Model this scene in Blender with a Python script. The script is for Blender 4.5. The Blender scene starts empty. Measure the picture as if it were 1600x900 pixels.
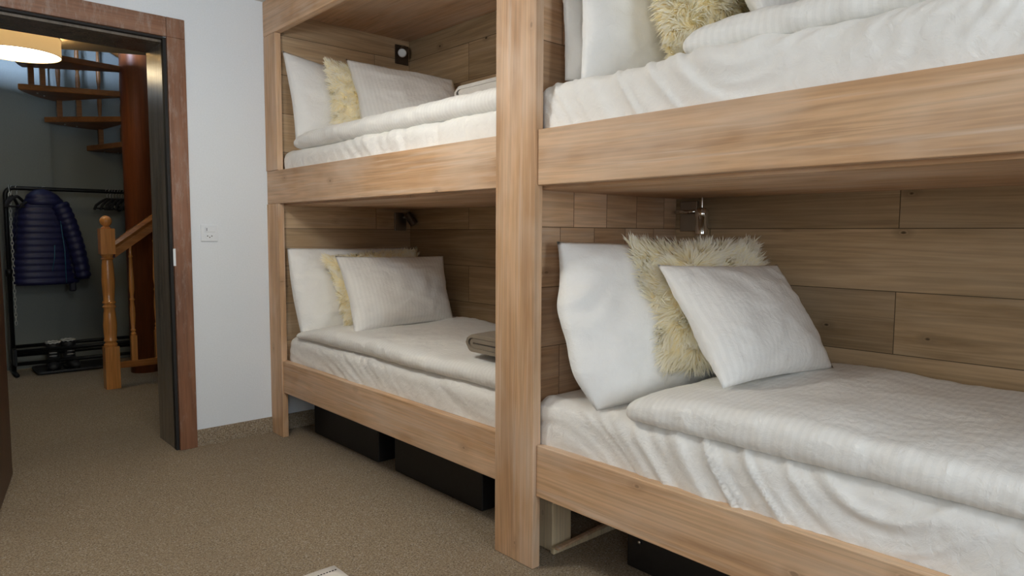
import bpy, bmesh, math, random
from math import sin, cos, pi, sqrt, radians as R
from mathutils import Vector, Matrix, noise
random.seed(7)
C = bpy.context.scene.collection

# ------------------------------------------------------------------ helpers
def link(o, parent=None):
    C.objects.link(o)
    if parent is not None: o.parent = parent
    return o
def tag(o, label=None, cat=None, group=None, kind=None):
    if label: o['label'] = label
    if cat: o['category'] = cat
    if group: o['group'] = group
    if kind: o['kind'] = kind
    return o
def thing(name, loc, label, cat, group=None):
    o = bpy.data.objects.new(name, None); o.location = loc; o.empty_display_size = .05
    link(o); return tag(o, label, cat, group)
def rootloc(p):
    v = Vector((0, 0, 0))
    while p is not None:
        v += Vector(p.location); p = p.parent
    return v
def mesh_obj(name, verts, faces, m, parent=None, smooth=True, uvs=None, bevel=0, seg=2, sub=0):
    """verts are given in room coordinates; they are stored relative to the parent thing."""
    off = rootloc(parent)
    me = bpy.data.meshes.new(name)
    me.from_pydata([Vector(v) - off for v in verts], [], faces)
    if uvs is not None:
        lay = me.uv_layers.new(name='UVMap')
        li = [l.vertex_index for l in me.loops]
        for k, vi in enumerate(li): lay.data[k].uv = uvs[vi]
    if smooth:
        me.polygons.foreach_set('use_smooth', [True] * len(me.polygons))
    me.materials.append(m); me.update()
    o = link(bpy.data.objects.new(name, me), parent)
    if bevel:
        b = o.modifiers.new('bevel', 'BEVEL'); b.width = bevel; b.segments = seg; b.limit_method = 'ANGLE'
        b.harden_normals = False
    if sub:
        s = o.modifiers.new('sub', 'SUBSURF'); s.levels = sub; s.render_levels = sub
    return o
class MB:
    def __init__(s): s.v = []; s.f = []
    def add(s, v, f):
        n = len(s.v); s.v += [tuple(p) for p in v]; s.f += [tuple(i + n for i in q) for q in f]; return s
    def box(s, x0, x1, y0, y1, z0, z1, rot=None, piv=None):
        v = [(x, y, z) for x in (x0, x1) for y in (y0, y1) for z in (z0, z1)]
        if rot is not None:
            p = Vector(piv if piv else ((x0 + x1) / 2, (y0 + y1) / 2, (z0 + z1) / 2))
            v = [rot @ (Vector(q) - p) + p for q in v]
        return s.add(v, [(0, 1, 3, 2), (4, 6, 7, 5), (0, 4, 5, 1), (2, 3, 7, 6), (0, 2, 6, 4), (1, 5, 7, 3)])
    def tube(s, pts, r, n=10, cap=True, closed=False):
        pts = [Vector(p) for p in pts]; N = len(pts); rr = r if isinstance(r, (list, tuple)) else [r] * N
        t0 = (pts[1] - pts[0]).normalized()
        a = t0.orthogonal().normalized(); v = []
        for i, p in enumerate(pts):
            if closed: t = (pts[(i + 1) % N] - pts[i - 1]).normalized()
            else: t = (pts[min(i + 1, N - 1)] - pts[max(i - 1, 0)]).normalized()
            a = (a - t * a.dot(t)).normalized(); b = t.cross(a)
            v += [p + (a * cos(2 * pi * k / n) + b * sin(2 * pi * k / n)) * rr[i] for k in range(n)]
        f = []
        for i in range(N if closed else N - 1):
            j = (i + 1) % N
            f += [(i * n + k, i * n + (k + 1) % n, j * n + (k + 1) % n, j * n + k) for k in range(n)]
        if cap and not closed:
            f += [tuple(range(n))[::-1], tuple(range((N - 1) * n, N * n))]
        return s.add(v, f)
    def lathe(s, prof, c=(0, 0, 0), axis=None, n=24):
        """prof: (radius, height) pairs along axis."""
        ax = Vector(axis).normalized() if axis else Vector((0, 0, 1))
        a = ax.orthogonal().normalized(); b = ax.cross(a); c = Vector(c); v = []
        for r, h in prof:
            v += [c + ax * h + (a * cos(2 * pi * k / n) + b * sin(2 * pi * k / n)) * max(r, 1e-4) for k in range(n)]
        f = []
        for i in range(len(prof) - 1):
            f += [(i * n + k, i * n + (k + 1) % n, (i + 1) * n + (k + 1) % n, (i + 1) * n + k) for k in range(n)]
        f += [tuple(range(n))[::-1], tuple(range((len(prof) - 1) * n, len(prof) * n))]
        return s.add(v, f)
    def build(s, name, m, parent=None, **k): return mesh_obj(name, s.v, s.f, m, parent, **k)
def loft(sections, closed_ends=True):
    """sections: list of equal-length rings of points."""
    n = len(sections[0]); v = [p for r in sections for p in r]; f = []
    for i in range(len(sections) - 1):
        f += [(i * n + k, i * n + (k + 1) % n, (i + 1) * n + (k + 1) % n, (i + 1) * n + k) for k in range(n)]
    if closed_ends: f += [tuple(range(n))[::-1], tuple(range((len(sections) - 1) * n, len(sections) * n))]
    return v, f
def auto(o, ang=35):
    me = o.data
    try: me.set_sharp_from_angle(angle=R(ang))
    except Exception: pass
    return o

# ------------------------------------------------------------------ materials
def mat(name):
    m = bpy.data.materials.new(name); m.use_nodes = True
    nt = m.node_tree; b = nt.nodes['Principled BSDF']; return m, nt, b
def N(nt, t, **k):
    n = nt.nodes.new(t)
    for a, v in k.items():
        if a in n.inputs.keys() if isinstance(a, str) else False: n.inputs[a].default_value = v
        else: setattr(n, a, v)
    return n
def setin(n, **k):
    for a, v in k.items(): n.inputs[a.replace('_', ' ')].default_value = v
def ramp(nt, fac, stops):
    r = nt.nodes.new('ShaderNodeValToRGB'); nt.links.new(fac, r.inputs['Fac'])
    el = r.color_ramp.elements
    while len(el) < len(stops): el.new(.5)
    for e, (p, c) in zip(el, stops): e.position = p; e.color = (*c, 1) if len(c) == 3 else c
    return r
def mixc(nt, fac, a, b, mode='MIX'):
    n = nt.nodes.new('ShaderNodeMix'); n.data_type = 'RGBA'; n.blend_type = mode
    for sock, val in ((n.inputs[0], fac), (n.inputs[6], a), (n.inputs[7], b)):
        if hasattr(val, 'links') or hasattr(val, 'is_linked'): nt.links.new(val, sock)
        elif isinstance(val, (int, float)): sock.default_value = val
        else: sock.default_value = (*val, 1)
    return n.outputs[2]
def math_(nt, op, a, b=None, c=None):
    n = nt.nodes.new('ShaderNodeMath'); n.operation = op
    for i, val in enumerate((a, b, c)):
        if val is None: continue
        if isinstance(val, (int, float)): n.inputs[i].default_value = val
        else: nt.links.new(val, n.inputs[i])
    return n.outputs[0]
def bump(nt, b, h, strength=.3, dist=.01):
    n = nt.nodes.new('ShaderNodeBump'); n.inputs['Strength'].default_value = strength; n.inputs['Distance'].default_value = dist
    nt.links.new(h, n.inputs['Height']); nt.links.new(n.outputs[0], b.inputs['Normal'])

def plain(name, col, rough=.6, metal=0, nscale=40, var=.12, bumps=.05, spec=.5, coat=0):
    m, nt, b = mat(name)
    tc = N(nt, 'ShaderNodeTexCoord'); n = N(nt, 'ShaderNodeTexNoise'); setin(n, Scale=nscale, Detail=4)
    nt.links.new(tc.outputs['Object'], n.inputs['Vector'])
    lo = tuple(max(0, c * (1 - var)) for c in col); hi = tuple(min(1, c * (1 + var)) for c in col)
    nt.links.new(ramp(nt, n.outputs[0], [(.3, lo), (.7, hi)]).outputs[0], b.inputs['Base Color'])
    b.inputs['Roughness'].default_value = rough; b.inputs['Metallic'].default_value = metal
    b.inputs['Specular IOR Level'].default_value = spec; b.inputs['Coat Weight'].default_value = coat
    if bumps: bump(nt, b, n.outputs[0], bumps, .004)
    return m

def wood(name, axis, tones, rough=.55, boards=None, knots=.5, wash=.5, spec=.3, coat=0, fine=.95, worn=None, flat=True):
    """grain runs along axis; boards = (u axis, row height, board length, row offset) draws plank seams."""
    m, nt, b = mat(name); L = nt.links.new
    tc = N(nt, 'ShaderNodeTexCoord'); sep = N(nt, 'ShaderNodeSeparateXYZ'); L(tc.outputs['Object'], sep.inputs[0])
    ax = 'XYZ'.index(axis.upper()); order = [ax] + [i for i in range(3) if i != ax]
    comb = N(nt, 'ShaderNodeCombineXYZ')
    for k, i in enumerate(order): L(sep.outputs[i], comb.inputs[k])
    oi = N(nt, 'ShaderNodeObjectInfo'); w = math_(nt, 'MULTIPLY', oi.outputs['Random'], 37.0)
    seam = None
    if boards:
        u, row, length, zoff = boards
        bc = N(nt, 'ShaderNodeCombineXYZ'); L(sep.outputs['XYZ'.index(u.upper())], bc.inputs[0])
        L(math_(nt, 'SUBTRACT', sep.outputs[2], zoff), bc.inputs[1])
        br = N(nt, 'ShaderNodeTexBrick'); br.offset = .62; br.offset_frequency = 2; br.squash = 1
        setin(br, Scale=1.0, Mortar_Size=.0016, Mortar_Smooth=.2, Bias=0.0, Brick_Width=length, Row_Height=row)
        br.inputs['Color1'].default_value = (0, 0, 0, 1); br.inputs['Color2'].default_value = (1, 1, 1, 1); br.inputs['Mortar'].default_value = (.5, .5, .5, 1)
        L(bc.outputs[0], br.inputs['Vector'])
        s2 = N(nt, 'ShaderNodeSeparateColor'); L(br.outputs['Color'], s2.inputs[0]); rnd = s2.outputs[0]
        w = math_(nt, 'ADD', w, math_(nt, 'MULTIPLY', rnd, 23.0)); seam = br.outputs['Fac']
    def nz(sc, scale, detail=6, dist=0, rough_=.6):
        mp = N(nt, 'ShaderNodeMapping'); mp.inputs['Scale'].default_value = sc; L(comb.outputs[0], mp.inputs[0])
        n = N(nt, 'ShaderNodeTexNoise'); n.noise_dimensions = '4D'; setin(n, Scale=scale, Detail=detail, Distortion=dist, Roughness=rough_)
        L(mp.outputs[0], n.inputs['Vector']); L(w, n.inputs['W']); return n.outputs[0]
    big = nz((.5, 5, 5), 1.6, 5, .9); fin = nz((1.1, 30, 30), 2.2, 7, .3, .72); blot = nz((1.2, 2.2, 2.2), 1.7, 3, .2)
    rings = nz((.25, 7, 7), 1.5, 3, 1.2)
    wv = math_(nt, 'SINE', math_(nt, 'MULTIPLY', rings, 60.0))
    c = ramp(nt, big, [(.28, tones[0]), (.5, tones[1]), (.74, tones[2])]).outputs[0]
    g = math_(nt, 'MULTIPLY_ADD', wv, .13, math_(nt, 'MULTIPLY_ADD', fin, .9 * fine, .55 + .45 * (1 - fine)))
    gg = N(nt, 'ShaderNodeCombineColor')
    for k in range(3): L(g, gg.inputs[k])
    c = mixc(nt, .75, c, gg.outputs[0], 'MULTIPLY')
    lim = nz((.7, 20, 20), 2.0, 4, .4)
    c = mixc(nt, ramp(nt, lim, [(.54, (0, 0, 0)), (.70, (wash, wash, wash))]).outputs[0], c, tones[3])
    wf = ramp(nt, blot, [(.45, (0, 0, 0)), (.72, (wash, wash, wash))]).outputs[0]
    c = mixc(nt, wf, c, tones[3])
    if knots:
        sk = N(nt, 'ShaderNodeSeparateXYZ'); L(comb.outputs[0], sk.inputs[0])
        kc = N(nt, 'ShaderNodeCombineXYZ'); L(math_(nt, 'ADD', sk.outputs[0], w), kc.inputs[0])
        L(math_(nt, 'MULTIPLY_ADD', sk.outputs[2] if flat else sk.outputs[1], 1.7, math_(nt, 'MULTIPLY', w, 1.7)), kc.inputs[1])
        vo = N(nt, 'ShaderNodeTexVoronoi'); vo.voronoi_dimensions = '2D'; setin(vo, Scale=2.3, Randomness=1.0); L(kc.outputs[0], vo.inputs['Vector'])
        vs = N(nt, 'ShaderNodeSeparateColor'); L(vo.outputs['Color'], vs.inputs[0])
        far = math_(nt, 'MULTIPLY', math_(nt, 'LESS_THAN', vs.outputs[0], .45), .5); siz = math_(nt, 'MULTIPLY', vs.outputs[1], .022)
        dd = math_(nt, 'ADD', math_(nt, 'ADD', vo.outputs['Distance'], math_(nt, 'ADD', far, siz)), math_(nt, 'MULTIPLY', fin, .045))
        kf = ramp(nt, dd, [(.046, (knots,) * 3), (.060, (0, 0, 0))]).outputs[0]
        c = mixc(nt, kf, c, tuple(t * .28 for t in tones[0]))
        rg = ramp(nt, dd, [(.055, (0, 0, 0)), (.07, (knots * .7,) * 3), (.13, (0, 0, 0))]).outputs[0]
        c = mixc(nt, rg, c, tuple(t * .62 for t in tones[1]))
    if boards:
        vv = N(nt, 'ShaderNodeCombineColor'); k_ = math_(nt, 'MULTIPLY_ADD', rnd, .34, .80)
        for k in range(3): L(k_, vv.inputs[k])
        c = mixc(nt, 1.0, c, vv.outputs[0], 'MULTIPLY')
        c = mixc(nt, math_(nt, 'MULTIPLY', seam, .85), c, tuple(t * .18 for t in tones[0]))
    if worn:
        wn = N(nt, 'ShaderNodeTexNoise'); setin(wn, Scale=1.0, Detail=9, Roughness=.75); wm = N(nt, 'ShaderNodeMapping'); wm.inputs['Scale'].default_value = (34, 34, 9); L(tc.outputs['Object'], wm.inputs[0]); L(wm.outputs[0], wn.inputs['Vector'])
        hh = math_(nt, 'MULTIPLY_ADD', sep.outputs[2], .045, math_(nt, 'ADD', wn.outputs[0], -.02))
        c = mixc(nt, ramp(nt, hh, [(.56, (0, 0, 0)), (.72, (.45, .45, .45))]).outputs[0], c, worn)
    L(c, b.inputs['Base Color']); b.inputs['Roughness'].default_value = rough
    b.inputs['Specular IOR Level'].default_value = spec; b.inputs['Coat Weight'].default_value = coat; b.inputs['Coat Roughness'].default_value = .15
    h = math_(nt, 'MULTIPLY', fin, 1.0)
    if seam is not None: h = math_(nt, 'SUBTRACT', h, math_(nt, 'MULTIPLY', seam, 3.0))
    bump(nt, b, h, .25, .002)
    return m

OAK = [(.40, .225, .112), (.56, .35, .20), (.67, .46, .29), (.74, .61, .50)]
OAKE = [(.32, .20, .105), (.48, .33, .19), (.58, .42, .27), (.55, .45, .33)]
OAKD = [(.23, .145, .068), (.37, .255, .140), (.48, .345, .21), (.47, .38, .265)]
M = {}
for a in 'xyz': M['oak_' + a] = wood('limed_oak_' + a, a, OAK)
M['pan_x'] = wood('oak_boards_x', 'x', OAKE, boards=('x', .2125, 1.7, .76), wash=.3)
M['pan_s'] = wood('oak_short_boards', 'x', OAK, boards=('x', .2125, .185, .76), wash=.35)
M['bounce_cut_boards'] = wood('bounce_cut_boards', 'x', OAKD, boards=('x', .2125, 1.7, .0), wash=.3)  # finish invented for the unseen walls, dark brown to cut and warm bounced light
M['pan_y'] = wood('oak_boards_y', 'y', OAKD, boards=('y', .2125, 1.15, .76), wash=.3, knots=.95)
M['slab'] = wood('oak_underside', 'y', OAK, knots=.5, flat=False)
M['pale'] = wood('pale_pine', 'z', [(.55, .43, .26), (.66, .54, .35), (.72, .60, .42), (.7, .6, .45)], knots=.3)
M['casing'] = wood('door_casing_wood', 'z', [(.13, .055, .028), (.22, .098, .05), (.29, .14, .08), (.30, .20, .15)], rough=.38, knots=0, wash=.25, worn=(.40, .33, .29), spec=.5)
M['casing_x'] = wood('door_head_wood', 'x', [(.14, .06, .03), (.23, .105, .055), (.30, .15, .085), (.30, .20, .15)], rough=.38, knots=0, wash=.25, spec=.5, worn=(.40, .33, .29))
M['jamb'] = wood('door_jamb_wood', 'z', [(.11, .088, .065), (.16, .13, .10), (.20, .165, .13), (.22, .20, .18)], rough=.25, knots=0, wash=.3, spec=.6)
M['leaf'] = wood('door_leaf_wood', 'z', [(.05, .022, .012), (.08, .038, .02), (.11, .055, .03), (.1, .06, .04)], rough=.4, knots=0, wash=.2)
M['stair'] = wood('stair_beech', 'z', [(.44, .16, .038), (.58, .24, .06), (.68, .31, .09), (.6, .27, .09)], rough=.25, knots=0, wash=.1, spec=.5, coat=.4, fine=.6)
M['stair_x'] = wood('stair_beech_rail', 'x', [(.26, .085, .018), (.36, .135, .033), (.44, .18, .05), (.38, .16, .05)], rough=.25, knots=0, wash=.1, spec=.5, coat=.4, fine=.6)
M['tread'] = wood('stair_tread_wood', 'x', [(.16, .06, .014), (.23, .09, .023), (.29, .12, .035), (.25, .11, .035)], rough=.4, knots=0, wash=.1, spec=.35, fine=.6)
M['column'] = wood('column_wood', 'z', [(.14, .036, .010), (.20, .054, .015), (.25, .072, .02), (.22, .066, .018)], rough=.45, knots=0, wash=.1, spec=.35, coat=0, fine=.6)
M['white_wall'] = plain('white_plaster', (.755, .80, .845), .9, 0, 120, .02, .12, .2)
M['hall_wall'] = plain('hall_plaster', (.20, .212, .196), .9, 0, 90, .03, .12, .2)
M['ceil'] = plain('ceiling_paint', (.78, .77, .74), .95, 0, 90, .02, .05, .2)
M['ceil_hall'] = plain('hall_ceiling_paint', (.72, .66, .54), .95, 0, 90, .03, .05, .2)
M['black_metal'] = plain('black_metal', (.012, .013, .014), .42, .6, 60, .2, .02)
M['black_plastic'] = plain('black_box_plastic', (.010, .009, .009), .5, 0, 60, .2, .05)
M['black_velvet'] = plain('black_velvet', (.008, .008, .01), .9, 0, 300, .3, .1)
M['chrome'] = plain('chrome', (.75, .75, .74), .12, 1, 20, .02, 0)
M['nickel'] = plain('satin_nickel', (.42, .40, .36), .32, 1, 30, .05, 0)
M['bronze'] = plain('bronze_plate', (.10, .075, .055), .4, .7, 40, .1, .02)
M['steel'] = plain('steel', (.6, .6, .58), .3, 1, 40, .05, 0)
M['chain'] = plain('chain_metal', (.55, .55, .5), .35, .7, 60, .05, 0)
M['white_plastic'] = plain('white_plastic', (.76, .80, .84), .35, 0, 40, .01, 0)
M['dark_hole'] = plain('socket_hole', (.06, .06, .06), .7, 0, 40, .1, 0)
M['lens'] = plain('frosted_lens', (.80, .84, .86), .25, 0, 30, .02, 0)
M['rubber'] = plain('black_rubber', (.015, .015, .016), .55, 0, 80, .2, .05)
M['boot_white'] = plain('boot_fleece', (.6, .58, .55), .9, 0, 150, .1, .3)
M['nylon'] = plain('blue_nylon', (.008, .009, .055), .5, 0, 30, .2, .1, .5)
M['nylon_dark'] = plain('dark_lining', (.006, .007, .02), .6, 0, 30, .2, .1)
M['teal'] = plain('teal_zip', (.03, .14, .22), .4, 0, 60, .1, 0)
M['void'] = plain('seal_rubber', (.012, .01, .009), .7, 0, 60, .2, 0)

def fabric(name, col, stripe=0, rough=.8, fine=900, spec=.25):
    m, nt, b = mat(name); L = nt.links.new
    tc = N(nt, 'ShaderNodeTexCoord'); n = N(nt, 'ShaderNodeTexNoise'); setin(n, Scale=float(fine), Detail=2); L(tc.outputs['Object'], n.inputs['Vector'])
    n2 = N(nt, 'ShaderNodeTexNoise'); setin(n2, Scale=26.0, Detail=5, Roughness=.6, Distortion=.6); L(tc.outputs['Object'], n2.inputs['Vector'])
    c = ramp(nt, n2.outputs[0], [(.3, tuple(x * .97 for x in col)), (.7, col)]).outputs[0]
    b.inputs['Roughness'].default_value = rough
    if stripe:
        s = N(nt, 'ShaderNodeSeparateXYZ'); L(tc.outputs['UV'], s.inputs[0])
        wv = math_(nt, 'SINE', math_(nt, 'MULTIPLY', s.outputs[0], 2 * pi / stripe))
        st = ramp(nt, math_(nt, 'MULTIPLY_ADD', wv, .5, .5), [(.40, (0, 0, 0)), (.60, (1, 1, 1))]).outputs[0]
        c = mixc(nt, st, c, tuple(x * .95 for x in col))
        sp = N(nt, 'ShaderNodeSeparateColor'); L(st, sp.inputs[0])
        L(math_(nt, 'MULTIPLY_ADD', sp.outputs[0], .38, .42), b.inputs['Roughness'])
    L(c, b.inputs['Base Color'])
    b.inputs['Specular IOR Level'].default_value = spec; b.inputs['Sheen Weight'].default_value = .1; b.inputs['Sheen Roughness'].default_value = .5
    bump(nt, b, math_(nt, 'MULTIPLY_ADD', n2.outputs[0], 1.0, math_(nt, 'MULTIPLY', n.outputs[0], .12)), .8, .006)
    return m
M['sheet'] = fabric('white_cotton_sheet', (.86, .845, .815))
M['pillow'] = fabric('white_cotton_pillow', (.88, .87, .845))
M['sateen'] = fabric('white_striped_sateen', (.88, .87, .84), stripe=.021)
M['blanket'] = fabric('grey_brown_fleece', (.25, .205, .155), rough=.95, fine=300)
M['blanket_l'] = fabric('light_grey_fleece', (.50, .47, .43), rough=.95, fine=300)
M['rugm'] = fabric('off_white_weave', (.80, .77, .73), rough=.9, fine=400)

def furmat():
    m, nt, b = mat('long_sheep_fur'); L = nt.links.new
    tc = N(nt, 'ShaderNodeTexCoord'); s = N(nt, 'ShaderNodeSeparateXYZ'); L(tc.outputs['UV'], s.inputs[0])
    c = ramp(nt, s.outputs[1], [(.0, (.97, .86, .56)), (.45, (.98, .92, .70)), (1., (.99, .97, .91))]).outputs[0]
    L(c, b.inputs['Base Color']); b.inputs['Roughness'].default_value = .6; b.inputs['Specular IOR Level'].default_value = .2
    t = N(nt, 'ShaderNodeBsdfTranslucent'); L(c, t.inputs['Color']); mx = N(nt, 'ShaderNodeMixShader'); mx.inputs[0].default_value = .2
    L(b.outputs[0], mx.inputs[1]); L(t.outputs[0], mx.inputs[2]); L(mx.outputs[0], nt.nodes['Material Output'].inputs[0])
    return m
M['fur'] = furmat()
M['fur_skin'] = fabric('fur_backing', (.95, .84, .54), rough=.95, fine=300)

def carpet():
    m, nt, b = mat('flecked_carpet'); L = nt.links.new
    tc = N(nt, 'ShaderNodeTexCoord')
    n = N(nt, 'ShaderNodeTexNoise'); setin(n, Scale=150.0, Detail=3, Roughness=.7); L(tc.outputs['Object'], n.inputs['Vector'])
    v = N(nt, 'ShaderNodeTexVoronoi'); setin(v, Scale=260.0); L(tc.outputs['Object'], v.inputs['Vector'])
    n3 = N(nt, 'ShaderNodeTexNoise'); setin(n3, Scale=1.5, Detail=4); L(tc.outputs['Object'], n3.inputs['Vector'])
    c = ramp(nt, n.outputs[0], [(.30, (.165, .12, .078)), (.48, (.32, .25, .17)), (.70, (.50, .42, .31))]).outputs[0]
    sp = N(nt, 'ShaderNodeSeparateColor'); L(v.outputs['Color'], sp.inputs[0])
    c = mixc(nt, ramp(nt, sp.outputs[0], [(.88, (0, 0, 0)), (.93, (.6, .6, .6))]).outputs[0], c, (.56, .52, .46))
    c = mixc(nt, ramp(nt, sp.outputs[1], [(.86, (0, 0, 0)), (.93, (.55, .55, .55))]).outputs[0], c, (.09, .07, .055))
    c = mixc(nt, ramp(nt, n3.outputs[0], [(.4, (0, 0, 0)), (.65, (.25, .25, .25))]).outputs[0], c, (.22, .17, .12))
    L(c, b.inputs['Base Color']); b.inputs['Roughness'].default_value = .95; b.inputs['Specular IOR Level'].default_value = .1
    bump(nt, b, n.outputs[0], .8, .008)
    return m
M['carpet'] = carpet()

def emit(name, col, strength, base=(.8, .7, .5)):
    m, nt, b = mat(name)
    tc = N(nt, 'ShaderNodeTexCoord'); n = N(nt, 'ShaderNodeTexNoise'); setin(n, Scale=220.0, Detail=2)
    nt.links.new(tc.outputs['Object'], n.inputs['Vector'])
    c = ramp(nt, n.outputs[0], [(.3, tuple(x * .9 for x in col)), (.7, col)]).outputs[0]
    nt.links.new(c, b.inputs['Emission Color']); b.inputs['Emission Strength'].default_value = strength
    b.inputs['Base Color'].default_value = (*base, 1); b.inputs['Roughness'].default_value = .9
    return m
M['shade'] = emit('lit_linen_shade', (1.0, .62, .25), .55)
M['diffuser'] = emit('lit_diffuser', (1.0, .80, .50), 8.5)
M['shade_rim'] = plain('shade_rim', (.25, .17, .09), .7)
def panemat():
    m = bpy.data.materials.new('window_glass'); m.use_nodes = True; nt = m.node_tree
    nt.nodes.remove(nt.nodes['Principled BSDF']); o = nt.nodes['Material Output']
    t = N(nt, 'ShaderNodeBsdfTransparent'); g = N(nt, 'ShaderNodeBsdfGlossy'); g.inputs['Roughness'].default_value = .02
    f = N(nt, 'ShaderNodeFresnel'); mx = N(nt, 'ShaderNodeMixShader')
    nt.links.new(f.outputs[0], mx.inputs[0]); nt.links.new(t.outputs[0], mx.inputs[1]); nt.links.new(g.outputs[0], mx.inputs[2])
    nt.links.new(mx.outputs[0], o.inputs[0]); return m
M['pane'] = panemat()

# ------------------------------------------------------------------ camera
F = 1068.83; yaw, pitch, roll = .7369, -.0791, .0049
sc = bpy.context.scene
f = Vector((sin(yaw) * cos(pitch), cos(yaw) * cos(pitch), sin(pitch))); r0 = Vector((cos(yaw), -sin(yaw), 0)); u0 = r0.cross(f)
r = r0 * cos(roll) + u0 * sin(roll); u = u0 * cos(roll) - r0 * sin(roll)
cam = bpy.data.cameras.new('camera'); cam.sensor_width = 36; cam.lens = F * 36 / 1600; cam.clip_start = .05
co = bpy.data.objects.new('camera', cam); C.objects.link(co)
mw = Matrix.Identity(4)
for i in range(3): mw[i][0] = r[i]; mw[i][1] = u[i]; mw[i][2] = -f[i]
mw.translation = (-1.5991, -3.8443, 1.1609); co.matrix_world = mw; sc.camera = co

# ------------------------------------------------------------------ room shell
def struct(name, mb, m, **k):
    return tag(mb.build(name, m, None, smooth=False, **k), kind='structure')
XL, YN, ZC = -2.7, -6.3, 2.44
struct('floor', MB().box(XL - .1, 1.05, YN - .1, 3.4, -.1, 0), M['carpet'])
struct('ceiling', MB().box(XL - .1, 1.05, YN - .1, 0.0, ZC, ZC + .1), M['ceil'])
# wall with the doorway
struct('wall_far', MB().box(-.52, 1.05, 0, .30, 0, ZC + .12).box(XL - .1, -1.33, 0, .30, 0, ZC + .12).box(-1.33, -.52, 0, .30, 2.165, ZC + .12), M['white_wall'])
LY0, LY1, LZ0, LZ1 = -5.6, -4.1, .95, 2.25
struct('wall_left', MB().box(XL - .1, XL, YN - .1, LY0, 0, ZC).box(XL - .1, XL, LY1, 0, 0, ZC).box(XL - .1, XL, LY0, LY1, 0, LZ0).box(XL - .1, XL, LY0, LY1, LZ1, ZC), M['bounce_cut_boards'])
wf = MB(); t_ = .05
wf.box(XL - .08, XL - .02, LY0, LY1, LZ0, LZ0 + t_).box(XL - .08, XL - .02, LY0, LY1, LZ1 - t_, LZ1)
for y in (LY0, (LY0 + LY1) / 2 - t_ / 2, LY1 - t_): wf.box(XL - .08, XL - .02, y, y + t_, LZ0 + t_, LZ1 - t_)
w2 = struct('window_2', wf, M['white_plastic'])
MB().box(XL - .053, XL - .047, LY0 + t_, LY1 - t_, LZ0 + t_, LZ1 - t_).build('pane', M['pane'], w2, smooth=False)
struct('wall_right', MB().box(.935, 1.05, YN - .1, 0, 0, ZC), M['white_wall'])
WX0, WX1, WZ0, WZ1 = -1.30, -.10, .80, 2.28
struct('wall_near', MB().box(XL, WX0, YN - .1, YN, 0, ZC).box(WX1, .935, YN - .1, YN, 0, ZC).box(WX0, WX1, YN - .1, YN, 0, WZ0).box(WX0, WX1, YN - .1, YN, WZ1, ZC), M['bounce_cut_boards'])
wf = MB(); t_ = .05
wf.box(WX0, WX1, YN - .08, YN - .02, WZ0, WZ0 + t_).box(WX0, WX1, YN - .08, YN - .02, WZ1 - t_, WZ1)
for x in (WX0, (WX0 + WX1) / 2 - t_ / 2, WX1 - t_): wf.box(x, x + t_, YN - .08, YN - .02, WZ0 + t_, WZ1 - t_)
w1 = struct('window_1', wf, M['white_plastic'])
MB().box(WX0 + t_, WX1 - t_, YN - .053, YN - .047, WZ0 + t_, WZ1 - t_).build('pane', M['pane'], w1, smooth=False)
# carpet-covered skirting
struct('baseboard_far', MB().box(-.42, .9, -.012, 0, 0, .09), M['carpet'])
# door casing, jamb, seal
struct('trim_1', MB().box(-.508, -.42, -.022, 0, 0, 2.152).box(-.508, -.42, -.022, 0, 2.152, 2.25), M['casing'], bevel=.003)
struct('trim_2', MB().box(-1.42, -.5085, -.021, 0, 2.152, 2.25), M['casing_x'], bevel=.003)
struct('trim_3', MB().box(-1.42, -1.33, -.021, 0, 0, 2.151), M['casing'], bevel=.003)
struct('trim_4', MB().box(-.521, -.512, .03, .305, 0, 2.14).box(-1.33, -1.32, .12, .305, 0, 2.14).box(-1.32, -.521, .03, .305, 2.13, 2.166), M['jamb'])
struct('trim_5', MB().box(-.522, -.506, -.003, .03, 0, 2.15).box(-1.32, -.522, -.003, .03, 2.142, 2.165), M['void'])
MBs = MB().box(-.5125, -.500, -.0235, -.0225, .985, 1.075)
st = struct('trim_6', MBs, M['white_plastic'], bevel=.001)
# door leaf swung into the bedroom
ang = R(-11.0); rot = Matrix.Rotation(ang, 3, 'Z')
dl = MB().box(-1.262, -1.222, -.62, .10, .008, 2.12, rot, (-1.222, .10, 0))
door = tag(dl.build('door_1', M['leaf'], None, smooth=False, bevel=.003), kind='structure')
# hall shell
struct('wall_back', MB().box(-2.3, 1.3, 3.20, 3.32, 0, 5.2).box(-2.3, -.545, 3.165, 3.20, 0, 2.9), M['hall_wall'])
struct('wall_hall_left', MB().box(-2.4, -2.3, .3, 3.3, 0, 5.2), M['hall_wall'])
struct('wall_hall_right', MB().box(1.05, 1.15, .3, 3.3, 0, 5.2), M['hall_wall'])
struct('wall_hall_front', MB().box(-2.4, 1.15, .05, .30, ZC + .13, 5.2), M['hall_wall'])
# hall ceiling slab with its slanting stairwell edge
def yedge(x): return 1.978 + (x + .619) * (-.232 / .5)
cs = []
pl = [(-2.3, .3), (1.05, .3), (1.05, yedge(1.05)), (-2.3, yedge(-2.3))]
v = [(x, y, z) for z in (2.45, 2.66) for x, y in pl]
struct('ceiling_hall', MB().add(v, [(3, 2, 1, 0), (4, 5, 6, 7)] + [(i, (i + 1) % 4, 4 + (i + 1) % 4, 4 + i) for i in range(4)]), M['ceil_hall'])
struct('ceiling_stairwell', MB().box(-2.4, 1.15, .05, 3.32, 5.2, 5.3), M['ceil'])

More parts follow.
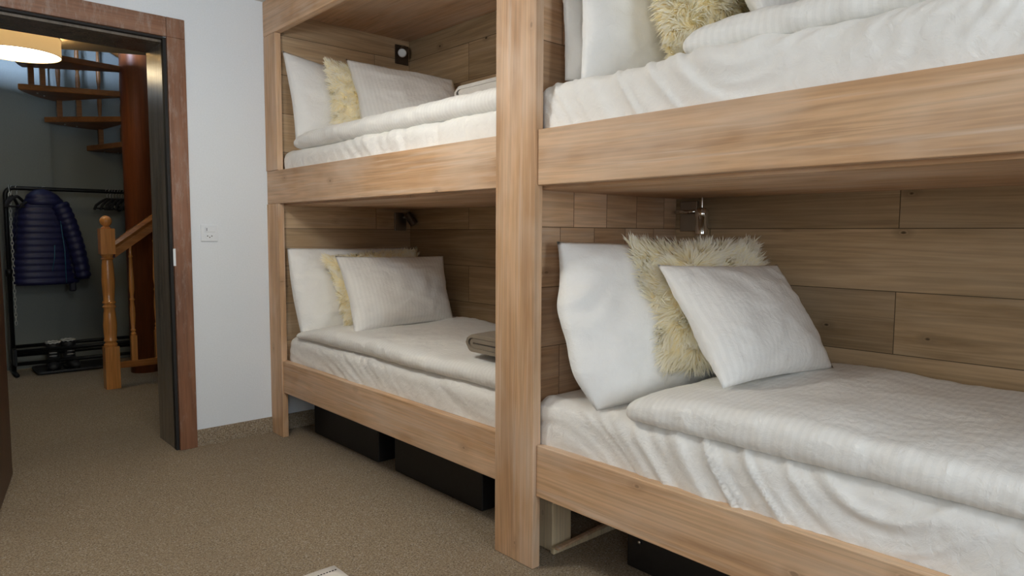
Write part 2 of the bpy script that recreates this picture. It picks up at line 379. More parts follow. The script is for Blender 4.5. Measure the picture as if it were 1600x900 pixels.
# ------------------------------------------------------------------ bunk bed
W = .90
bb = thing('bunk_bed', (0, 0, 0), 'built-in limed oak bunk bed, two bays of two bunks against the wall', 'bunk bed')
T = .034
def board(name, x0, x1, y0, y1, z0, z1, m, bev=.003, label=None):
    o = MB().box(x0, x1, y0, y1, z0, z1).build(name, M[m], bb, smooth=False, bevel=bev)
    if label: o['label'] = label
    return o
rU = (1.322, 1.505); rL = (.258, .438); fz = 2.247
board('post', 0, T, -.155, -.0015, 0, rU[0] - .001, 'oak_z')
board('post', 0, T, -.155, -.0015, rU[1] + .001, fz - .001, 'oak_z')
board('post', -.006, T - .004, -2.2, -2.0, 0, ZC - .002, 'oak_z')
board('post', 0, T, -4.38, -4.18, 0, ZC - .002, 'oak_z')
board('rail', .004, .044, -1.999, -.0015, *rU, 'oak_y'); board('rail', .004, .044, -4.179, -2.201, *rU, 'oak_y')
board('rail', .008, .046, -1.999, -.110, *rL, 'oak_y'); board('rail', .008, .046, -4.179, -2.201, *rL, 'oak_y')
board('fascia', 0, .04, -1.999, -.0015, fz, ZC - .002, 'oak_y'); board('fascia', 0, .04, -4.179, -2.201, fz, ZC - .002, 'oak_y')
board('end_panel', T + .001, .898, -.11, -.06, .262, 2.37, 'pan_x', .001)
board('partition', T + .001, .898, -2.135, -2.06, .262, 2.37, 'pan_s', .001)
board('end_panel', T + .001, .898, -4.38, -4.30, .262, 2.37, 'pan_x', .001)
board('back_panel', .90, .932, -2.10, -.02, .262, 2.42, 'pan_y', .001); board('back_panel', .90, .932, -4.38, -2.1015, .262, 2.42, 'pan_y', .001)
for (y0, y1) in ((-2.058, -.112), (-4.298, -2.137)):
    board('bed_base', .046, .898, y0, y1, 1.312, 1.352, 'slab', .001)
    board('bed_base', .048, .898, y0, y1, .29, .33, 'slab', .001)
    board('canopy', .042, .898, y0, y1, 2.368, 2.40, 'slab', .001)
board('support_leg', .14, .24, -2.155, -2.075, 0.0, .289, 'pale', .004, 'pale pine support leg under the nearer bunk')

# ------------------------------------------------------------------ soft things
def nz(x, y=0., z=0.): return noise.noise(Vector((x, y, z)))
def ridged(x, y, z=0.): return 1 - 2 * abs(nz(x, y, z))
def soft_box(x0, x1, y0, y1, z0, z1, rad, step, disp, pre=None):
    """A rounded slab: a dense box rounded off and pushed along its normals by disp(p, n)."""
    lo = Vector((x0, y0, z0)); hi = Vector((x1, y1, z1)); dims = hi - lo
    n = [max(2, int(round(dims[i] / (step if i != 0 else step)))) for i in range(3)]
    idx = {}; V = []; Fc = []
    def vid(i, j, k):
        key = (i, j, k)
        if key not in idx:
            idx[key] = len(V)
            V.append(Vector((x0 + dims[0] * i / n[0], y0 + dims[1] * j / n[1], z0 + dims[2] * k / n[2])))
        return idx[key]
    for k in (0, n[2]):
        for i in range(n[0]):
            for j in range(n[1]):
                q = [vid(i, j, k), vid(i + 1, j, k), vid(i + 1, j + 1, k), vid(i, j + 1, k)]; Fc.append(q if k else q[::-1])
    for i in (0, n[0]):
        for j in range(n[1]):
            for k in range(n[2]):
                q = [vid(i, j, k), vid(i, j + 1, k), vid(i, j + 1, k + 1), vid(i, j, k + 1)]; Fc.append(q if i else q[::-1])
    for j in (0, n[1]):
        for i in range(n[0]):
            for k in range(n[2]):
                q = [vid(i, j, k), vid(i + 1, j, k), vid(i + 1, j, k + 1), vid(i, j, k + 1)]; Fc.append(q[::-1] if j else q)
    out = []
    rad = min(rad, min(dims) * .499)
    il = lo + Vector((rad,) * 3); ih = hi - Vector((rad,) * 3)
    for p in V:
        q = Vector(max(il[i], min(ih[i], p[i])) for i in range(3)); d = p - q
        nn = d.normalized() if d.length > 1e-9 else Vector((0, 0, 1))
        g = q + nn * rad
        if pre: g = pre(g)
        out.append(g + nn * disp(g, nn))
    return out, Fc

def mattress(y_head, y_foot, z0, z1, seed, ang, amp, label):
    ca, sa = cos(R(ang)), sin(R(ang))
    def disp(p, n):
        aa = R(ang + 22 * nz(p.y * .9, seed, 0)); ca, sa = cos(aa), sin(aa)
        s = p.y * ca + p.z * sa; t = -p.y * sa + p.z * ca
        side = max(0, -n.x) + .35 * max(0, n.z)
        env = .35 + 1.1 * max(0, min(1, .5 + 1.4 * nz(p.y * 1.6, seed, p.z * 2.5)))
        head = math.exp(-abs(p.y - y_head) / .6)
        wv = nz(t * 2.5, s * 3, seed)
        d = amp * env * (max(-.2, ridged(s * 10 + seed + wv * .9, t * .8, seed)) * .45 + max(-.1, ridged(s * 22 + 3 * seed + wv * .8, t * 1.2, seed + 5)) * .40 * (.6 + head) + .22 * ridged(s * 42 + wv, t * 2, seed + 8))
        d += .010 * nz(p.y * 2.1, p.z * 4, seed) + .002 * nz(p.y * 30, p.z * 22, seed)
        return d * side
    y0, y1 = min(y_head, y_foot), max(y_head, y_foot)
    v, fc = soft_box(.052, .888, y0, y1, z0, z1, .055, .0095, disp)
    o = mesh_obj('mattress', v, fc, M['sheet'], None)
    return tag(o, label, 'mattress', 'mattresses in the bunks')
mattress(-.125, -2.045, .335, .575, 3.1, -74, .012, 'white-sheeted mattress in the lower bunk beside the doorway wall')
mattress(-2.150, -4.285, .335, .590, 7.7, -66, .019, 'wrinkled white-sheeted mattress in the nearer lower bunk')
mattress(-.125, -2.045, 1.356, 1.615, 12.3, -25, .015, 'white-sheeted mattress in the upper bunk beside the doorway wall')
mattress(-2.150, -4.285, 1.356, 1.662, 17.9, -64, .020, 'rumpled white-sheeted mattress in the nearer upper bunk')

def duvet(y_head, y_foot, z0, th, seed, label, front=.02, droop=.03, puff=.03, slope=0.):
    y0, y1 = min(y_head, y_foot), max(y_head, y_foot)
    def pre(g):
        g = g.copy(); w = g.z - z0
        a = max(0, min(1, (.30 - g.x) / .30)); e = g.y - y0
        g.x += (.018 * nz(g.y * 1.7, seed) + .01 * nz(g.y * 4.5, seed + 2)) * a
        lift = puff * nz(g.x * 1.8 + seed, g.y * 1.5, seed) + .4 * puff * nz(g.x * 4, g.y * 4, seed + 7)
        k = w / th
        g.z += lift * k - droop * a * a * k
        he = math.exp(-abs(y_head - g.y) / .10)
        g.z -= .5 * th * he * k
        g.z += slope * (y_head - g.y) * k
        g.y += .02 * nz(g.x * 3.2, seed + 9) * math.exp(-abs(y_head - g.y) / .3)
        return g
    def disp(p, n):
        up = max(0, n.z); fr = max(0, -n.x)
        return up * (.0035 * ridged(p.x * 4 + nz(p.y * 2, seed) * .7, p.y * 9, seed) + .002 * nz(p.x * 25, p.y * 25, seed)) \
            + fr * (.005 * ridged(p.y * 11 + 2 * nz(p.z * 9, p.y * 3, seed), p.z * 5, seed) + .003 * nz(p.y * 26, p.z * 14, seed)) + .0015 * nz(p.y * 40, p.x * 30, p.z * 30)
    v, fc = soft_box(front, .893, y0, y1, z0, z0 + th, .047, .0125, disp, pre)
    uv = [(p.y + .12 * p.z, p.x) for p in v]
    o = mesh_obj('duvet', v, fc, M['sateen'], None, uvs=uv)
    return tag(o, label, 'duvet', 'duvets on the bunks')
duvet(-.24, -2.04, .574, .088, 2.2, 'white striped duvet on the lower bunk beside the doorway wall', .040, .02, .03)
duvet(-2.545, -4.26, .592, .115, 5.4, 'white striped duvet spread over the nearer lower bunk', .035, .02, .030)
duvet(-.26, -2.04, 1.614, .098, 8.8, 'white striped duvet on the upper bunk beside the doorway wall', .045, .02, .02)
duvet(-2.69, -4.26, 1.664, .092, 11.6, 'white striped duvet on the nearer upper bunk', .075, .02, .03)

def pillow_shape(TL, TR, BL, BR, th, seed, n=44, pinch=.07, pu=None, asym=0., sag=.25, wr=1., crumple=.012):
    """Two bulging faces between four corners; u across the width, v up the height."""
    TL, TR, BL, BR = map(Vector, (TL, TR, BL, BR))
    wid = ((TR - TL).length + (BR - BL).length) / 2; hei = ((TL - BL).length + (TR - BR).length) / 2
    nrm = ((TR - BL).cross(TL - BR)).normalized()
    if nrm.y > 0: nrm = -nrm          # front face looks out over the bed (towards -y)
    pu = pinch if pu is None else pu
    V = []; UV = []; Fc = []; idf = {}; idb = {}
    def pt(i, j, side):
        s = -1 + 2 * i / n; t = -1 + 2 * j / n
        s2 = s * (1 - pu * (1 - abs(t) ** 1.6) * (1 - asym * t) * abs(s) ** 2 * (1 + .35 * nz(t * 2.5, seed, s)))
        t2 = t * (1 - pinch * (1 - abs(s) ** 1.6) * abs(t) ** 2 * (1 + .35 * nz(s * 2.5, seed + 4, t)))
        a, b_ = (s2 + 1) / 2, (t2 + 1) / 2
        p = (BL * (1 - a) + BR * a) * (1 - b_) + (TL * (1 - a) + TR * a) * b_
        e = max(0., (1 - abs(s) ** 2.2)) * max(0., (1 - abs(t) ** 2.2))
        e = e ** .62
        tt = th * .5 * e * (1 - sag * t * .8)
        edge = 1 - max(0., min(1., e * 1.3))
        ra = math.atan2(t, s); rr = sqrt(s * s + t * t)
        cornery = max(0., rr - .75)
        w = crumple * (nz(s * 2.2, t * 2.2, seed) * .8 * e ** .3
                       + .55 * ridged(s * 2.6 + seed, t * 2.6 + nz(s * 2, t * 2, seed), seed) * min(1, 2.5 * e) * wr
                       + .5 * edge * min(1, 5 * e) * ridged((t if abs(s) > abs(t) else s) * 7, seed * 2, 0) * wr)
        w += .9 * crumple * cornery * nz(ra * 7, seed + 1, 0) * min(1, 4 * e)
        return p + nrm * (tt + w * min(1, 3 * e)) * side, (a * wid, b_ * hei)
    for side, ids in ((1, idf), (-1, idb)):
        for i in range(n + 1):
            for j in range(n + 1):
                edge = i in (0, n) or j in (0, n)
                if side == -1 and edge: idb[i, j] = idf[i, j]; continue
                p, uv = pt(i, j, side); ids[i, j] = len(V); V.append(p); UV.append(uv)
    flip = (TR - TL).cross(TL - BL).dot(nrm) > 0
    for ids, s in ((idf, flip), (idb, not flip)):
        for i in range(n):
            for j in range(n):
                q = [ids[i, j], ids[i + 1, j], ids[i + 1, j + 1], ids[i, j + 1]]; Fc.append(q if s else q[::-1])
    return V, Fc, UV, nrm
def pillow(name, corners, th, seed, m, label, group, cat='pillow', **k):
    V, Fc, UV, nrm = pillow_shape(*corners, th, seed, **k)
    o = mesh_obj(name, V, Fc, M[m], None, uvs=UV)
    return tag(o, label, cat, group)
def fur_cushion(corners, th, seed, label, count=15000, length=.045, **k):
    V, Fc, UV, nrm = pillow_shape(*corners, th, seed, n=30, **k)
    root = tag(mesh_obj('fur_cushion', V, Fc, M['fur_skin'], None, uvs=UV), label, 'cushion', 'cream fur cushions on the bunks')
    rnd = random.Random(int(seed * 100))
    cen = sum(V, Vector()) / len(V)
    tri = []; acc = []; tot = 0
    for q in Fc:
        a, b_, c, d = (V[i] for i in q)
        n_ = (b_ - a).cross(d - a)
        if n_.length < 1e-12: n_ = (c - b_).cross(d - b_)
        fn = n_.normalized()
        # the face lying against the wall side gets less fur
        ar = n_.length * (1 if fn.dot(nrm) > -.3 else .35); tot += ar; acc.append(tot); tri.append((a, b_, c, d, fn))
    import bisect
    FV = []; FF = []; FU = []; FN = []
    upv = ((Vector(corners[0]) + Vector(corners[1])) - (Vector(corners[2]) + Vector(corners[3]))).normalized()
    for i in range(count):
        a, b_, c, d, fn = tri[min(len(tri) - 1, bisect.bisect(acc, rnd.random() * tot))]
        s, t = rnd.random(), rnd.random()
        p = (a * (1 - s) + b_ * s) * (1 - t) + (d * (1 - s) + c * s) * t
        out = (p - cen); out -= nrm * out.dot(nrm); ol = out.length; out = out / ol if ol > 1e-6 else out
        edge = min(1, max(0, (ol - .14) / .12))
        cl = Vector((nz(p.x * 24, p.y * 24, p.z * 24 + seed), nz(p.x * 24 + 9, p.y * 24, p.z * 24), nz(p.x * 24, p.y * 24 + 17, p.z * 24)))
        jit = Vector((rnd.gauss(0, 1), rnd.gauss(0, 1), rnd.gauss(0, 1)))
        dr = (fn * .28 + out * (.25 + .75 * edge) + upv * (-.25 + .45 * edge) + cl * 1.1 + jit * .16).normalized()
        L_ = length * (.55 + .6 * rnd.random())
        wd = (.0020 + .0014 * rnd.random())
        sd = dr.cross(fn + jit * .35); sd = (sd.normalized() if sd.length > 1e-6 else dr.orthogonal().normalized()) * wd
        if sd.cross(dr).dot(fn) < 0: sd = -sd
        m1 = p + dr * L_ * .5 + cl * .004; tip = p + dr * L_ + cl * .012 + Vector((0, 0, -.010 * rnd.random()))
        k0 = len(FV); FV += [p - sd, p + sd, m1 + sd * .8, m1 - sd * .8, tip]
        FU += [(0, 0), (0, 0), (0, .5), (0, .5), (0, 1)]
        hn = (sd.cross(dr).normalized() + fn * 1.3).normalized(); FN += [hn] * 5
        FF += [(k0, k0 + 1, k0 + 2, k0 + 3), (k0 + 3, k0 + 2, k0 + 4)]
    fo = mesh_obj('fur', FV, FF, M['fur'], root, uvs=FU)
    fo.data.normals_split_custom_set_from_vertices(FN)
    return root

GW, GS = 'plain white pillows at the heads of the bunks', 'striped white pillows leaning on the bunks'
# nearer lower bunk
pillow('pillow', ((.10, -2.20, 1.135), (.865, -2.47, 1.125), (.055, -2.43, .595), (.80, -2.50, .60)), .17, 1.3, 'pillow', 'plain white pillow standing at the head of the nearer lower bunk', GW, crumple=.018, pinch=.02, pu=-.17, asym=.9, sag=.45)
fur_cushion(((.335, -2.33, 1.125), (.80, -2.55, 1.125), (.30, -2.50, .70), (.76, -2.70, .705)), .13, 2.1, 'shaggy cream fur cushion behind the striped pillow on the nearer lower bunk', 17000, .052)
pillow('pillow', ((.265, -2.50, 1.062), (.76, -2.665, 1.055), (.20, -2.79, .708), (.74, -2.885, .715)), .17, 3.7, 'sateen', 'large striped white pillow leaning on the fur cushion of the nearer lower bunk', GS, crumple=.011, pinch=.05)
# lower bunk by the doorway wall
pillow('pillow', ((.042, -.165, 1.075), (.80, -.20, 1.07), (.060, -.28, .600), (.78, -.34, .625)), .15, 4.9, 'pillow', 'plain white pillow standing at the head of the lower bunk beside the doorway wall', GW, crumple=.018, pinch=.02, pu=-.03, sag=.4)
fur_cushion(((.19, -.30, 1.03), (.80, -.33, 1.065), (.19, -.56, .665), (.78, -.45, .665)), .12, 5.2, 'cream fur cushion between two pillows on the lower bunk beside the doorway wall', 11000, .033)
pillow('pillow', ((.20, -.42, 1.035), (.80, -.60, 1.03), (.125, -.755, .655), (.80, -.70, .66)), .17, 6.1, 'sateen', 'striped white pillow leaning in the lower bunk beside the doorway wall', GS, crumple=.011, pinch=.05)
# upper bunk by the doorway wall
pillow('pillow', ((.045, -.15, 2.155), (.70, -.19, 2.06), (.050, -.285, 1.625), (.68, -.34, 1.66)), .15, 7.4, 'pillow', 'plain white pillow standing at the head of the upper bunk beside the doorway wall', GW, crumple=.012, pinch=.04)
fur_cushion(((.23, -.27, 2.115), (.72, -.37, 2.09), (.215, -.42, 1.70), (.70, -.52, 1.70)), .12, 8.3, 'cream fur cushion between two pillows on the upper bunk beside the doorway wall', 11000, .033)
pillow('pillow', ((.325, -.34, 2.125), (.81, -.68, 2.03), (.30, -.56, 1.70), (.80, -.88, 1.71)), .16, 9.5, 'sateen', 'striped white pillow leaning in the upper bunk beside the doorway wall', GS, crumple=.011, pinch=.05)
# nearer upper bunk
pillow('pillow', ((.105, -2.185, 2.12), (.74, -2.21, 2.12), (.09, -2.24, 1.67), (.74, -2.30, 1.69)), .10, 10.7, 'pillow', 'plain white pillow against the partition at the back of the nearer upper bunk', GW, crumple=.016, pinch=.04)
pillow('pillow', ((.095, -2.29, 2.10), (.76, -2.37, 2.11), (.068, -2.33, 1.645), (.74, -2.48, 1.69)), .14, 11.9, 'pillow', 'plain white pillow propped second from the partition in the nearer upper bunk', GW, crumple=.013, pinch=.04)
fur_cushion(((.22, -2.46, 2.13), (.74, -2.50, 2.13), (.20, -2.58, 1.70), (.72, -2.64, 1.71)), .13, 12.6, 'cream fur cushion propped among the pillows of the nearer upper bunk', 14000, .044)
pillow('pillow', ((.30, -2.66, 2.11), (.80, -2.70, 2.11), (.30, -2.82, 1.79), (.80, -2.88, 1.79)), .15, 13.2, 'sateen', 'striped white pillow leaning on the duvet of the nearer upper bunk', GS, crumple=.011, pinch=.05)

# folded blankets: a sheet folded over and over, its closed fold towards the pillows
def folded_blanket(yf, z, x0, x1, m, label, h=.07, length=.42, seed=1.):
    def fold(y_in, z0, z1, th):
        """U-shaped cross-section opening towards the foot."""
        zc = (z0 + z1) / 2; ro = (z1 - z0) / 2; pts = []
        outer = [(yf - length, z0)] + [(y_in - ro + ro * cos(a), zc + ro * sin(a)) for a in [(-90 + 180 * k / 12) * pi / 180 for k in range(13)]] + [(yf - length, z1)]
        ri = ro - th
        inner = [(yf - length, z1 - th)] + [(y_in - ro + ri * cos(a), zc + ri * sin(a)) for a in [(90 - 180 * k / 12) * pi / 180 for k in range(13)]] + [(yf - length, z0 + th)]
        return outer + inner
    mb = MB(); nx = 14
    for sec in (fold(yf, z, z + h, .014), fold(yf - .028, z + .0155, z + h - .0155, .017)):
        rings = []
        for k in range(nx + 1):
            x = x0 + (x1 - x0) * k / nx
            rings.append([(x + .006 * nz(y * 20, zz * 60, seed), y + .012 * nz(x * 5, seed, zz * 20), zz + .010 * nz(x * 4, y * 5, seed) - .05 * max(0, (yf - y) - .3) * 0) for y, zz in sec])
        mb.add(*loft(rings))
    o = mb.build('folded_blanket', M[m], None, bevel=0)
    auto(o, 60); return tag(o, label, 'blanket', 'folded blankets at the feet of the bunks')
folded_blanket(-1.70, .688, .10, .80, 'blanket', 'folded grey-brown blanket at the foot of the lower bunk', .070, .33)
folded_blanket(-1.47, 1.722, .22, .80, 'blanket_l', 'folded light grey blanket at the foot of the upper bunk', .062, .55, 4.)

# ------------------------------------------------------------------ reading lamps
def lamp_base(loc, label): return thing('wall_lamp', loc, label, 'reading lamp', 'reading lamps on the bunk panels')
t = lamp_base((.835, -.1105, 2.275), 'bronze reading lamp with white lens in the upper bunk beside the doorway wall')
MB().box(.79, .885, -.122, -.1105, 2.218, 2.335).build('wall_plate', M['bronze'], t, smooth=False, bevel=.003)
MB().tube([(.86, -.118, 2.318), (.852, -.138, 2.312)], .008).build('arm', M['nickel'], t)
ax = Vector((-.60, -.62, -.50)).normalized(); hc = Vector((.838, -.142, 2.302))
auto(MB().lathe([(.012, -.018), (.024, -.012), (.027, 0), (.028, .05), (.029, .062), (.026, .062)], hc, ax, 28).build('lamp_head', M['bronze'], t))
MB().lathe([(.0262, .056), (.0262, .0645), (.018, .068)], hc, ax, 28).build('lens', M['lens'], t)
t = lamp_base((.82, -.1105, 1.235), 'nickel reading lamp with downturned head in the lower bunk beside the doorway wall')
MB().box(.775, .862, -.122, -.1105, 1.178, 1.292).build('wall_plate', M['nickel'], t, smooth=False, bevel=.003)
MB().tube([(.84, -.122, 1.26), (.845, -.16, 1.265)], .008).build('arm', M['nickel'], t)
ax = Vector((.45, -.35, -.82)).normalized(); hc = Vector((.845, -.165, 1.275))
auto(MB().lathe([(.012, -.016), (.022, -.012), (.025, 0), (.026, .055), (.026, .07), (.022, .07)], hc, ax, 28).build('lamp_head', M['bronze'], t))
t = lamp_base((.8995, -2.2, 1.24), 'chrome reading lamp above the fur cushion in the nearer lower bunk')
MB().box(.884, .8995, -2.245, -2.165, 1.175, 1.300).build('wall_plate', M['nickel'], t, smooth=False, bevel=.002)
MB().tube([(.884, -2.19, 1.255), (.858, -2.19, 1.255)], .009).tube([(.855, -2.165, 1.255), (.855, -2.268, 1.255)], .008).build('arm', M['chrome'], t)
auto(MB().lathe([(.004, .062), (.0055, .06), (.0055, .022), (.018, .018), (.026, .012), (.028, .0), (.028, -.018), (.026, -.021), (.026, -.085), (.022, -.085)], (.853, -2.290, 1.250), (0, 0, 1), 32).build('lamp_head', M['chrome'], t))

# ------------------------------------------------------------------ wall socket
t = thing('wall_socket', (-.322, -.001, 1.157), 'white switch and socket plate on the white wall beside the doorway', 'socket')
MB().box(-.366, -.278, -.009, -.0005, 1.112, 1.202).build('plate', M['white_plastic'], t, smooth=False, bevel=.003)
MB().box(-.346, -.292, -.013, -.0088, 1.162, 1.190).build('switch_rocker', M['white_plastic'], t, smooth=False, bevel=.002)
MB().box(-.3385, -.3355, -.0136, -.0128, 1.168, 1.184).build('switch_mark', M['dark_hole'], t, smooth=False)
hx = [(-.340, 1.146), (-.340, 1.128), (-.322, 1.150), (-.304, 1.146), (-.304, 1.128)]
MB().add(*loft([[(x, -.0089, z) for x, z in [(-.346, 1.138), (-.334, 1.155), (-.310, 1.155), (-.298, 1.138), (-.310, 1.120), (-.334, 1.120)]],
               [(x, -.0105, z) for x, z in [(-.346, 1.138), (-.334, 1.155), (-.310, 1.155), (-.298, 1.138), (-.310, 1.120), (-.334, 1.120)]]])).build('socket_insert', M['white_plastic'], t, smooth=False, bevel=.001)
for x, z in ((-.333, 1.141), (-.322, 1.134), (-.311, 1.141)):
    MB().lathe([(.003, 0), (.003, .0007)], (x, -.0104, z), (0, -1, 0), 12).build('socket_hole', M['dark_hole'], t)

# ------------------------------------------------------------------ boxes under the bunks
def storage_box(x0, y0, y1, h, label, latch=False, x1=.80):
    t = thing('storage_box', ((x0 + x1) / 2, (y0 + y1) / 2, 0), label, 'box', 'black boxes under the bunks')
    MB().box(x0, x1, y0, y1, 0.002, h).build('body', M['black_plastic'], t, smooth=False, bevel=.006)
    MB().box(x0 - .006, x1 + .004, y0 - .006, y1 + .006, h, h + .022).build('lid', M['black_plastic'], t, smooth=False, bevel=.005)
    if latch:
        MB().lathe([(.007, 0), (.007, .006), (.003, .008)], (x0, latch[0], latch[1]), (-1, 0, 0), 14).build('latch', M['steel'], t)
storage_box(.175, -.89, -.185, .205, 'black storage box under the lower bunk, the one closer to the doorway wall')
storage_box(.175, -1.71, -1.04, .205, 'black storage box under the lower bunk, the one closer to the central post')
storage_box(.262, -3.35, -2.40, .205, 'black storage box with silver latch under the nearer lower bunk', (-2.455, .105))
for (x0, x1, yc, a, z, nm, lb) in ((.125, .62, -2.165, -1.5, .002, 'plank', 'pale plank lying flat on the carpet under the nearer bunk'), (.12, .55, -2.170, 4.0, .0265, 'plank', 'thin dark plank resting on the pale plank under the nearer bunk')):
    th = .023 if z < .01 else .010
    o = MB().box(x0, x1, yc - .018, yc + .0, z, z + th, Matrix.Rotation(R(a), 3, 'Z')).build(nm, M['pale'] if z < .01 else M['slab'], None, smooth=False, bevel=.002)
    tag(o, lb, 'plank')

# ------------------------------------------------------------------ rug corner
rg, fc = soft_box(-1.25, -.512, -2.9, -1.735, 0.001, .014, .006, .05, lambda p, n: 0)
rug = tag(mesh_obj('rug', rg, fc, M['rugm'], None), 'off-white woven rug with black stitched line lying on the carpet', 'rug')
s = MB(); x = -.525
while x > -1.24:
    s.box(x - .006, x, -1.776, -1.772, .0138, .0152); x -= .0105
s.build('stitching', M['black_plastic'], rug, smooth=False)['label'] = 'black stitched line along the edge'

# ------------------------------------------------------------------ hall: ceiling lamp
n_ = 64
def drum_lamp(lx, ly, lr, zc, label, power, col=(1, .72, .38), drop=0.):
    t = thing('ceiling_lamp', (lx, ly, zc), label, 'ceiling lamp')
    MB().lathe([(.06, 0), (.06, -.03), (.02, -.034)], (lx, ly, zc - .001), None, 24).build('mount', M['white_plastic'], t)
    if drop: MB().tube([(lx, ly, zc - .03), (lx, ly, zc - .03 - drop)], .004, 8).build('cord', M['white_plastic'], t)
    ring = lambda rr, z: [(lx + rr * cos(2 * pi * k / n_), ly + rr * sin(2 * pi * k / n_), z) for k in range(n_)]
    z0, z1 = zc - .148 - drop, zc - .026 - drop
    v, fcs = loft([ring(lr, z0), ring(lr, z1), ring(lr - .003, z1), ring(lr - .003, z0), ring(lr, z0)], False)
    auto(mesh_obj('lamp_shade', v, fcs, M['shade'], t))
    mb = MB()
    for z in (z0 + .001, z1 - .001): mb.tube(ring(lr + .0005, z), .0022, 6, closed=True)
    mb.build('shade_rim', M['shade_rim'], t)
    mb = MB().lathe([(lr - .004, 0), (lr - .004, .004)], (lx, ly, z0 + .004), None, 64); auto(mb.build('diffuser', M['diffuser'], t))
    pl_ = bpy.data.lights.new('lamp_bulb', 'POINT'); pl_.energy = power; pl_.color = col; pl_.shadow_soft_size = .05 if not drop else .12
    po = bpy.data.objects.new('lamp_bulb', pl_); C.objects.link(po); po.location = (lx, ly, zc - .055 if not drop else z0 - .135)
drum_lamp(-.98, -1.60, .20, 2.44, 'round linen drum pendant hanging from the bedroom ceiling in front of the bunks', 28, (.91, .965, 1.0), .17)
drum_lamp(-.925, 1.665, .235, 2.45, 'round linen drum lamp glowing on the hall ceiling', 2.2)

# ------------------------------------------------------------------ hall: spiral staircase
SX, SY, SR, RO = -.060, 2.42, .112, .80
st = thing('spiral_staircase', (SX, SY, 0), 'brown wooden spiral staircase with round column and turned balusters in the hall', 'staircase')
MB().lathe([(SR, 0), (SR, 5.19)], (SX, SY, 0), None, 36).build('column', M['column'], st)
def pol(rr, a, z): return (SX + rr * cos(R(a)), SY + rr * sin(R(a)), z)
def balpost(mb, x, y, z0, z1, s=1.):
    H = z1 - z0; w = .019 * s
    mb.box(x - w, x + w, y - w, y + w, z0, z0 + .22 * H)
    prof = [(.8, .22), (1.0, .235), (.62, .25), (.95, .265), (.6, .28), (.8, .33), (.98, .40), (.9, .46), (.62, .52), (.95, .535), (.62, .55), (.6, .57), (.92, .62), (.9, .70), (.7, .80), (.55, .90), (.85, .91), (.55, .925), (.5, 1.0)]
    mb.lathe([(w * a, z0 + h * H) for a, h in prof], (x, y, 0), None, 14)
rails = []
for k in range(5, -6, -1):
    A = 106 - 27.5 * k; z = 1.915 - .19 * k
    ro = RO
    a0, a1 = A - 36, A
    v = []
    for zz in (z - .045, z):
        v += [pol(SR * .98, a0 + 8, zz)] + [pol(ro, a0 + (a1 - a0) * i / 6, zz) for i in range(7)] + [pol(SR * .98, a1 - 4, zz)]
    n9 = 9
    fcs = [tuple(range(n9))[::-1], tuple(range(n9, 2 * n9))] + [(i, (i + 1) % n9, n9 + (i + 1) % n9, n9 + i) for i in range(n9)]
    if not (k >= 5):
        tr = mesh_obj('tread', v, fcs, M['tread'], st, smooth=False, bevel=.006)
        for da in (8, 17): MB().lathe([(.007, 0), (.007, .006), (.003, .009)], pol(.70, A - da, z - .045), (0, 0, -1), 10).build('bolt', M['steel'], tr)
        for da in (7, 21):
            mb = MB(); x, y, _ = pol(.735, A - da, 0)
            balpost(mb, x, y, z, z + .86 + .19 * (14 - da) / 27.5, 1.0)
            auto(mb.build('baluster', M['tread'], st), 40)
    else:
        mesh_obj('tread', v, fcs, M['tread'], st, smooth=False, bevel=.006)
hp = []
for i in range(0, 121):
    kk = 4.4 - i * 9.2 / 120; hp.append(pol(.735, 106 - 27.5 * kk - 14, 1.915 - .19 * kk + .87))
MB().tube(hp, .03, 12).build('handrail', M['tread'], st)
# straight balustrade at the foot of the stairs
bal = thing('stair_balustrade', (-.30, 1.875, 0), 'brown wooden stair balustrade with ball-topped newel post standing on the hall carpet', 'balustrade')
nx_, ny_ = -.425, 1.875
mb = MB(); w = .047
mb.box(nx_ - w, nx_ + w, ny_ - w, ny_ + w, .001, .315)
mb.lathe([(.042, .315), (.046, .33), (.036, .345), (.045, .36), (.040, .375), (.044, .42), (.046, .48), (.040, .56), (.036, .595), (.046, .61), (.036, .625), (.045, .64), (.036, .66), (.040, .72), (.044, .80), (.038, .92), (.034, .955), (.045, .965), (.034, .975), (.040, .985), (.042, .998)], (nx_, ny_, 0), None, 24)
mb.box(nx_ - w, nx_ + w, ny_ - w, ny_ + w, .997, 1.185)
nw = auto(mb.build('newel_post', M['stair'], bal), 40)
mb = MB().lathe([(.030, 1.185), (.034, 1.19), (.022, 1.20)] + [(.040 * sin(a), 1.239 - .040 * cos(a)) for a in [pi * (.16 + .84 * k / 14) for k in range(15)]], (nx_, ny_, 0), None, 24)
auto(mb.build('finial', M['stair'], nw), 40)
MB().box(nx_ + w, .55, ny_ - .022, ny_ + .022, .145, .194).build('bottom_rail', M['stair_x'], bal, smooth=False, bevel=.004)
zt = lambda x: 1.115 + (x + .347) * (.195 / .259)
hv = []
def railsec(x): 
    z = zt(x); return [(x, ny_ - .026, z - .12), (x, ny_ + .026, z - .12), (x, ny_ + .026, z - .065), (x, ny_ + .018, z - .055), (x, ny_ + .032, z - .03), (x, ny_ + .026, z), (x, ny_, z + .008), (x, ny_ - .026, z), (x, ny_ - .032, z - .03), (x, ny_ - .018, z - .055), (x, ny_ - .026, z - .065)]
auto(mesh_obj('handrail', *loft([railsec(nx_ + w - .001), railsec(.55)]), M['stair_x'], bal), 30)
for x in (-.272, -.105, .06, .225, .39):
    mb = MB(); balpost(mb, x, ny_, .194, zt(x) - .118, 1.05); auto(mb.build('baluster', M['stair'], bal), 40)

